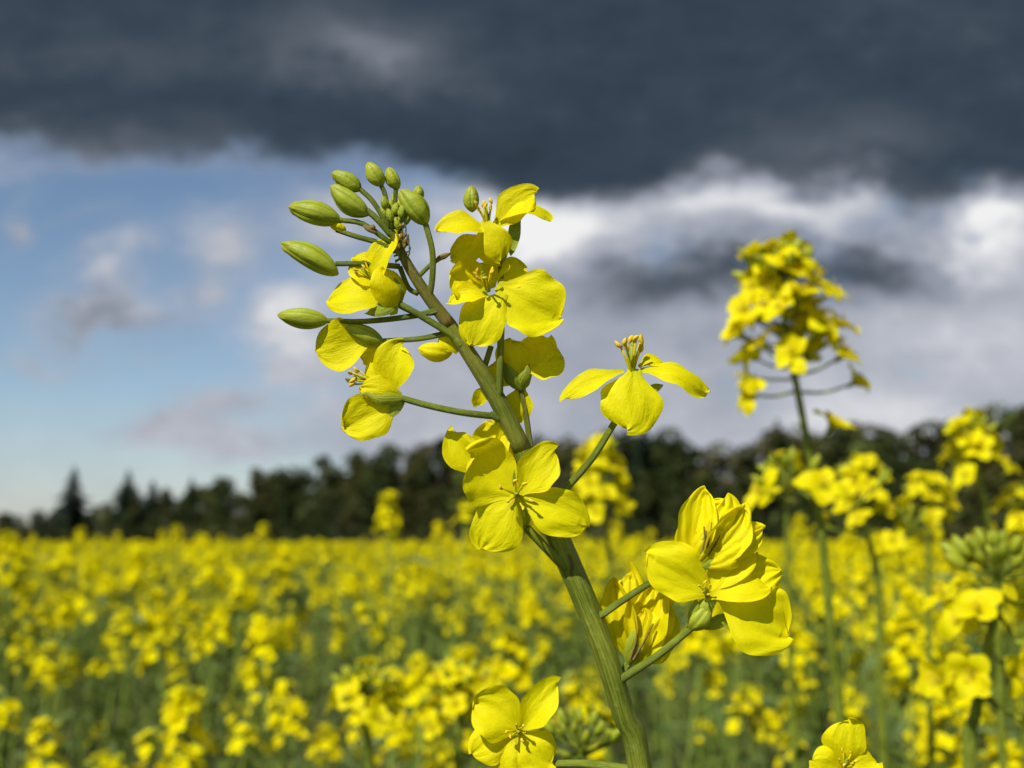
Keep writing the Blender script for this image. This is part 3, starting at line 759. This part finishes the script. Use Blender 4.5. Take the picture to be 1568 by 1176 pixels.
g.link(g.m('DIVIDE', g.m('ADD', Ux, 1500.), 4500., clamp=True), fc.inputs[1])
edge = g.m('MULTIPLY', fc.outputs[0], 400.)
dk = g.sstep(g.m('SUBTRACT', edge, Vy), -32., 48.)
right = g.sstep(g.m('ADD', Ux, g.m('MULTIPLY', Vy, .15)), 610., 790.)
cov = total(g.m('MULTIPLY', right, 1.15), [(150, 425, 50, 50, 1.1), (165, 500, 115, 34, 1.0), (330, 395, 75, 38, .9), (430, 495, 65, 42, 1.3), (0, 345, 28, 40, 1.2), (240, 660, 115, 36, 1.0), (370, 695, 90, 28, .9),
      (290, 452, 35, 20, .9), (540, 640, 120, 90, .95), (520, 340, 90, 60, .9), (340, 615, 75, 26, .9), (200, 250, 320, 18, .6), (60, 565, 60, 18, .7), (560, 500, 60, 80, .8), (440, 560, 50, 20, .8), (100, 330, 40, 12, .5)])
cov = g.m('MULTIPLY', cov, g.m('MULTIPLY_ADD', nC, 2.8, -.35), clamp=True)
haze = g.sstep(g.m('MULTIPLY_ADD', v, -1600., 830.), 560., 840.)
cov = g.m('MAXIMUM', cov, g.m('MULTIPLY', haze, .55))
bl = total(g.m('ADD', .71, c0(nC, .60)), [(830, 370, 120, 40, .30), (700, 305, 90, 40, .14), (1080, 322, 120, 30, .18), (1260, 318, 110, 36, .18), (1530, 345, 70, 55, .36), (1500, 410, 100, 30, .1),
      (1150, 440, 230, 42, -.44), (930, 460, 130, 40, -.18), (1360, 415, 150, 45, -.26), (1350, 640, 200, 45, .16), (1000, 560, 200, 50, -.05), (165, 512, 105, 26, -.22), (430, 490, 60, 50, .16), (150, 410, 40, 40, .12), (1480, 530, 160, 60, .08)])
bd = total(g.m('ADD', .10, c0(nC, .20)), [(540, 65, 160, 65, .30), (150, 90, 220, 45, .07), (100, 220, 260, 35, .20), (850, 225, 260, 70, -.05), (1300, 235, 180, 50, .14), (1350, 20, 250, 50, .05)])
mixB = g.n('ShaderNodeMix', data_type='FLOAT'); g.link(dk, mixB.inputs[0]); g.link(bl, mixB.inputs[2]); g.link(bd, mixB.inputs[3])
B_ = g.m('ADD', mixB.outputs[0], c0(nF, .20), clamp=True)
ccol = g.ramp(B_, [(0., (.028, .042, .062)), (.12, (.042, .062, .088)), (.3, (.10, .12, .15)), (.6, (.32, .35, .42)), (.8, (.52, .54, .60)), (1., (.88, .88, .88))])
cs = g.n('ShaderNodeVectorMath', operation='SCALE'); g.link(ccol, cs.inputs[0]); cs.inputs['Scale'].default_value = 1/STR
alpha = g.m('MAXIMUM', cov, dk)
alpha = g.m('MULTIPLY', alpha, g.m('ADD', .35, g.m('MULTIPLY', g.sstep(Y, -.35, .1), .65)))
fin = g.mix(alpha, sky.outputs[0], cs.outputs[0])
bg = g.n('ShaderNodeBackground'); g.link(fin, bg.inputs[0]); bg.inputs[1].default_value = STR
wo = g.n('ShaderNodeOutputWorld'); g.link(bg.outputs[0], wo.inputs[0])

scene.view_settings.view_transform = 'Standard'; scene.view_settings.look = 'None'; scene.view_settings.exposure = 0
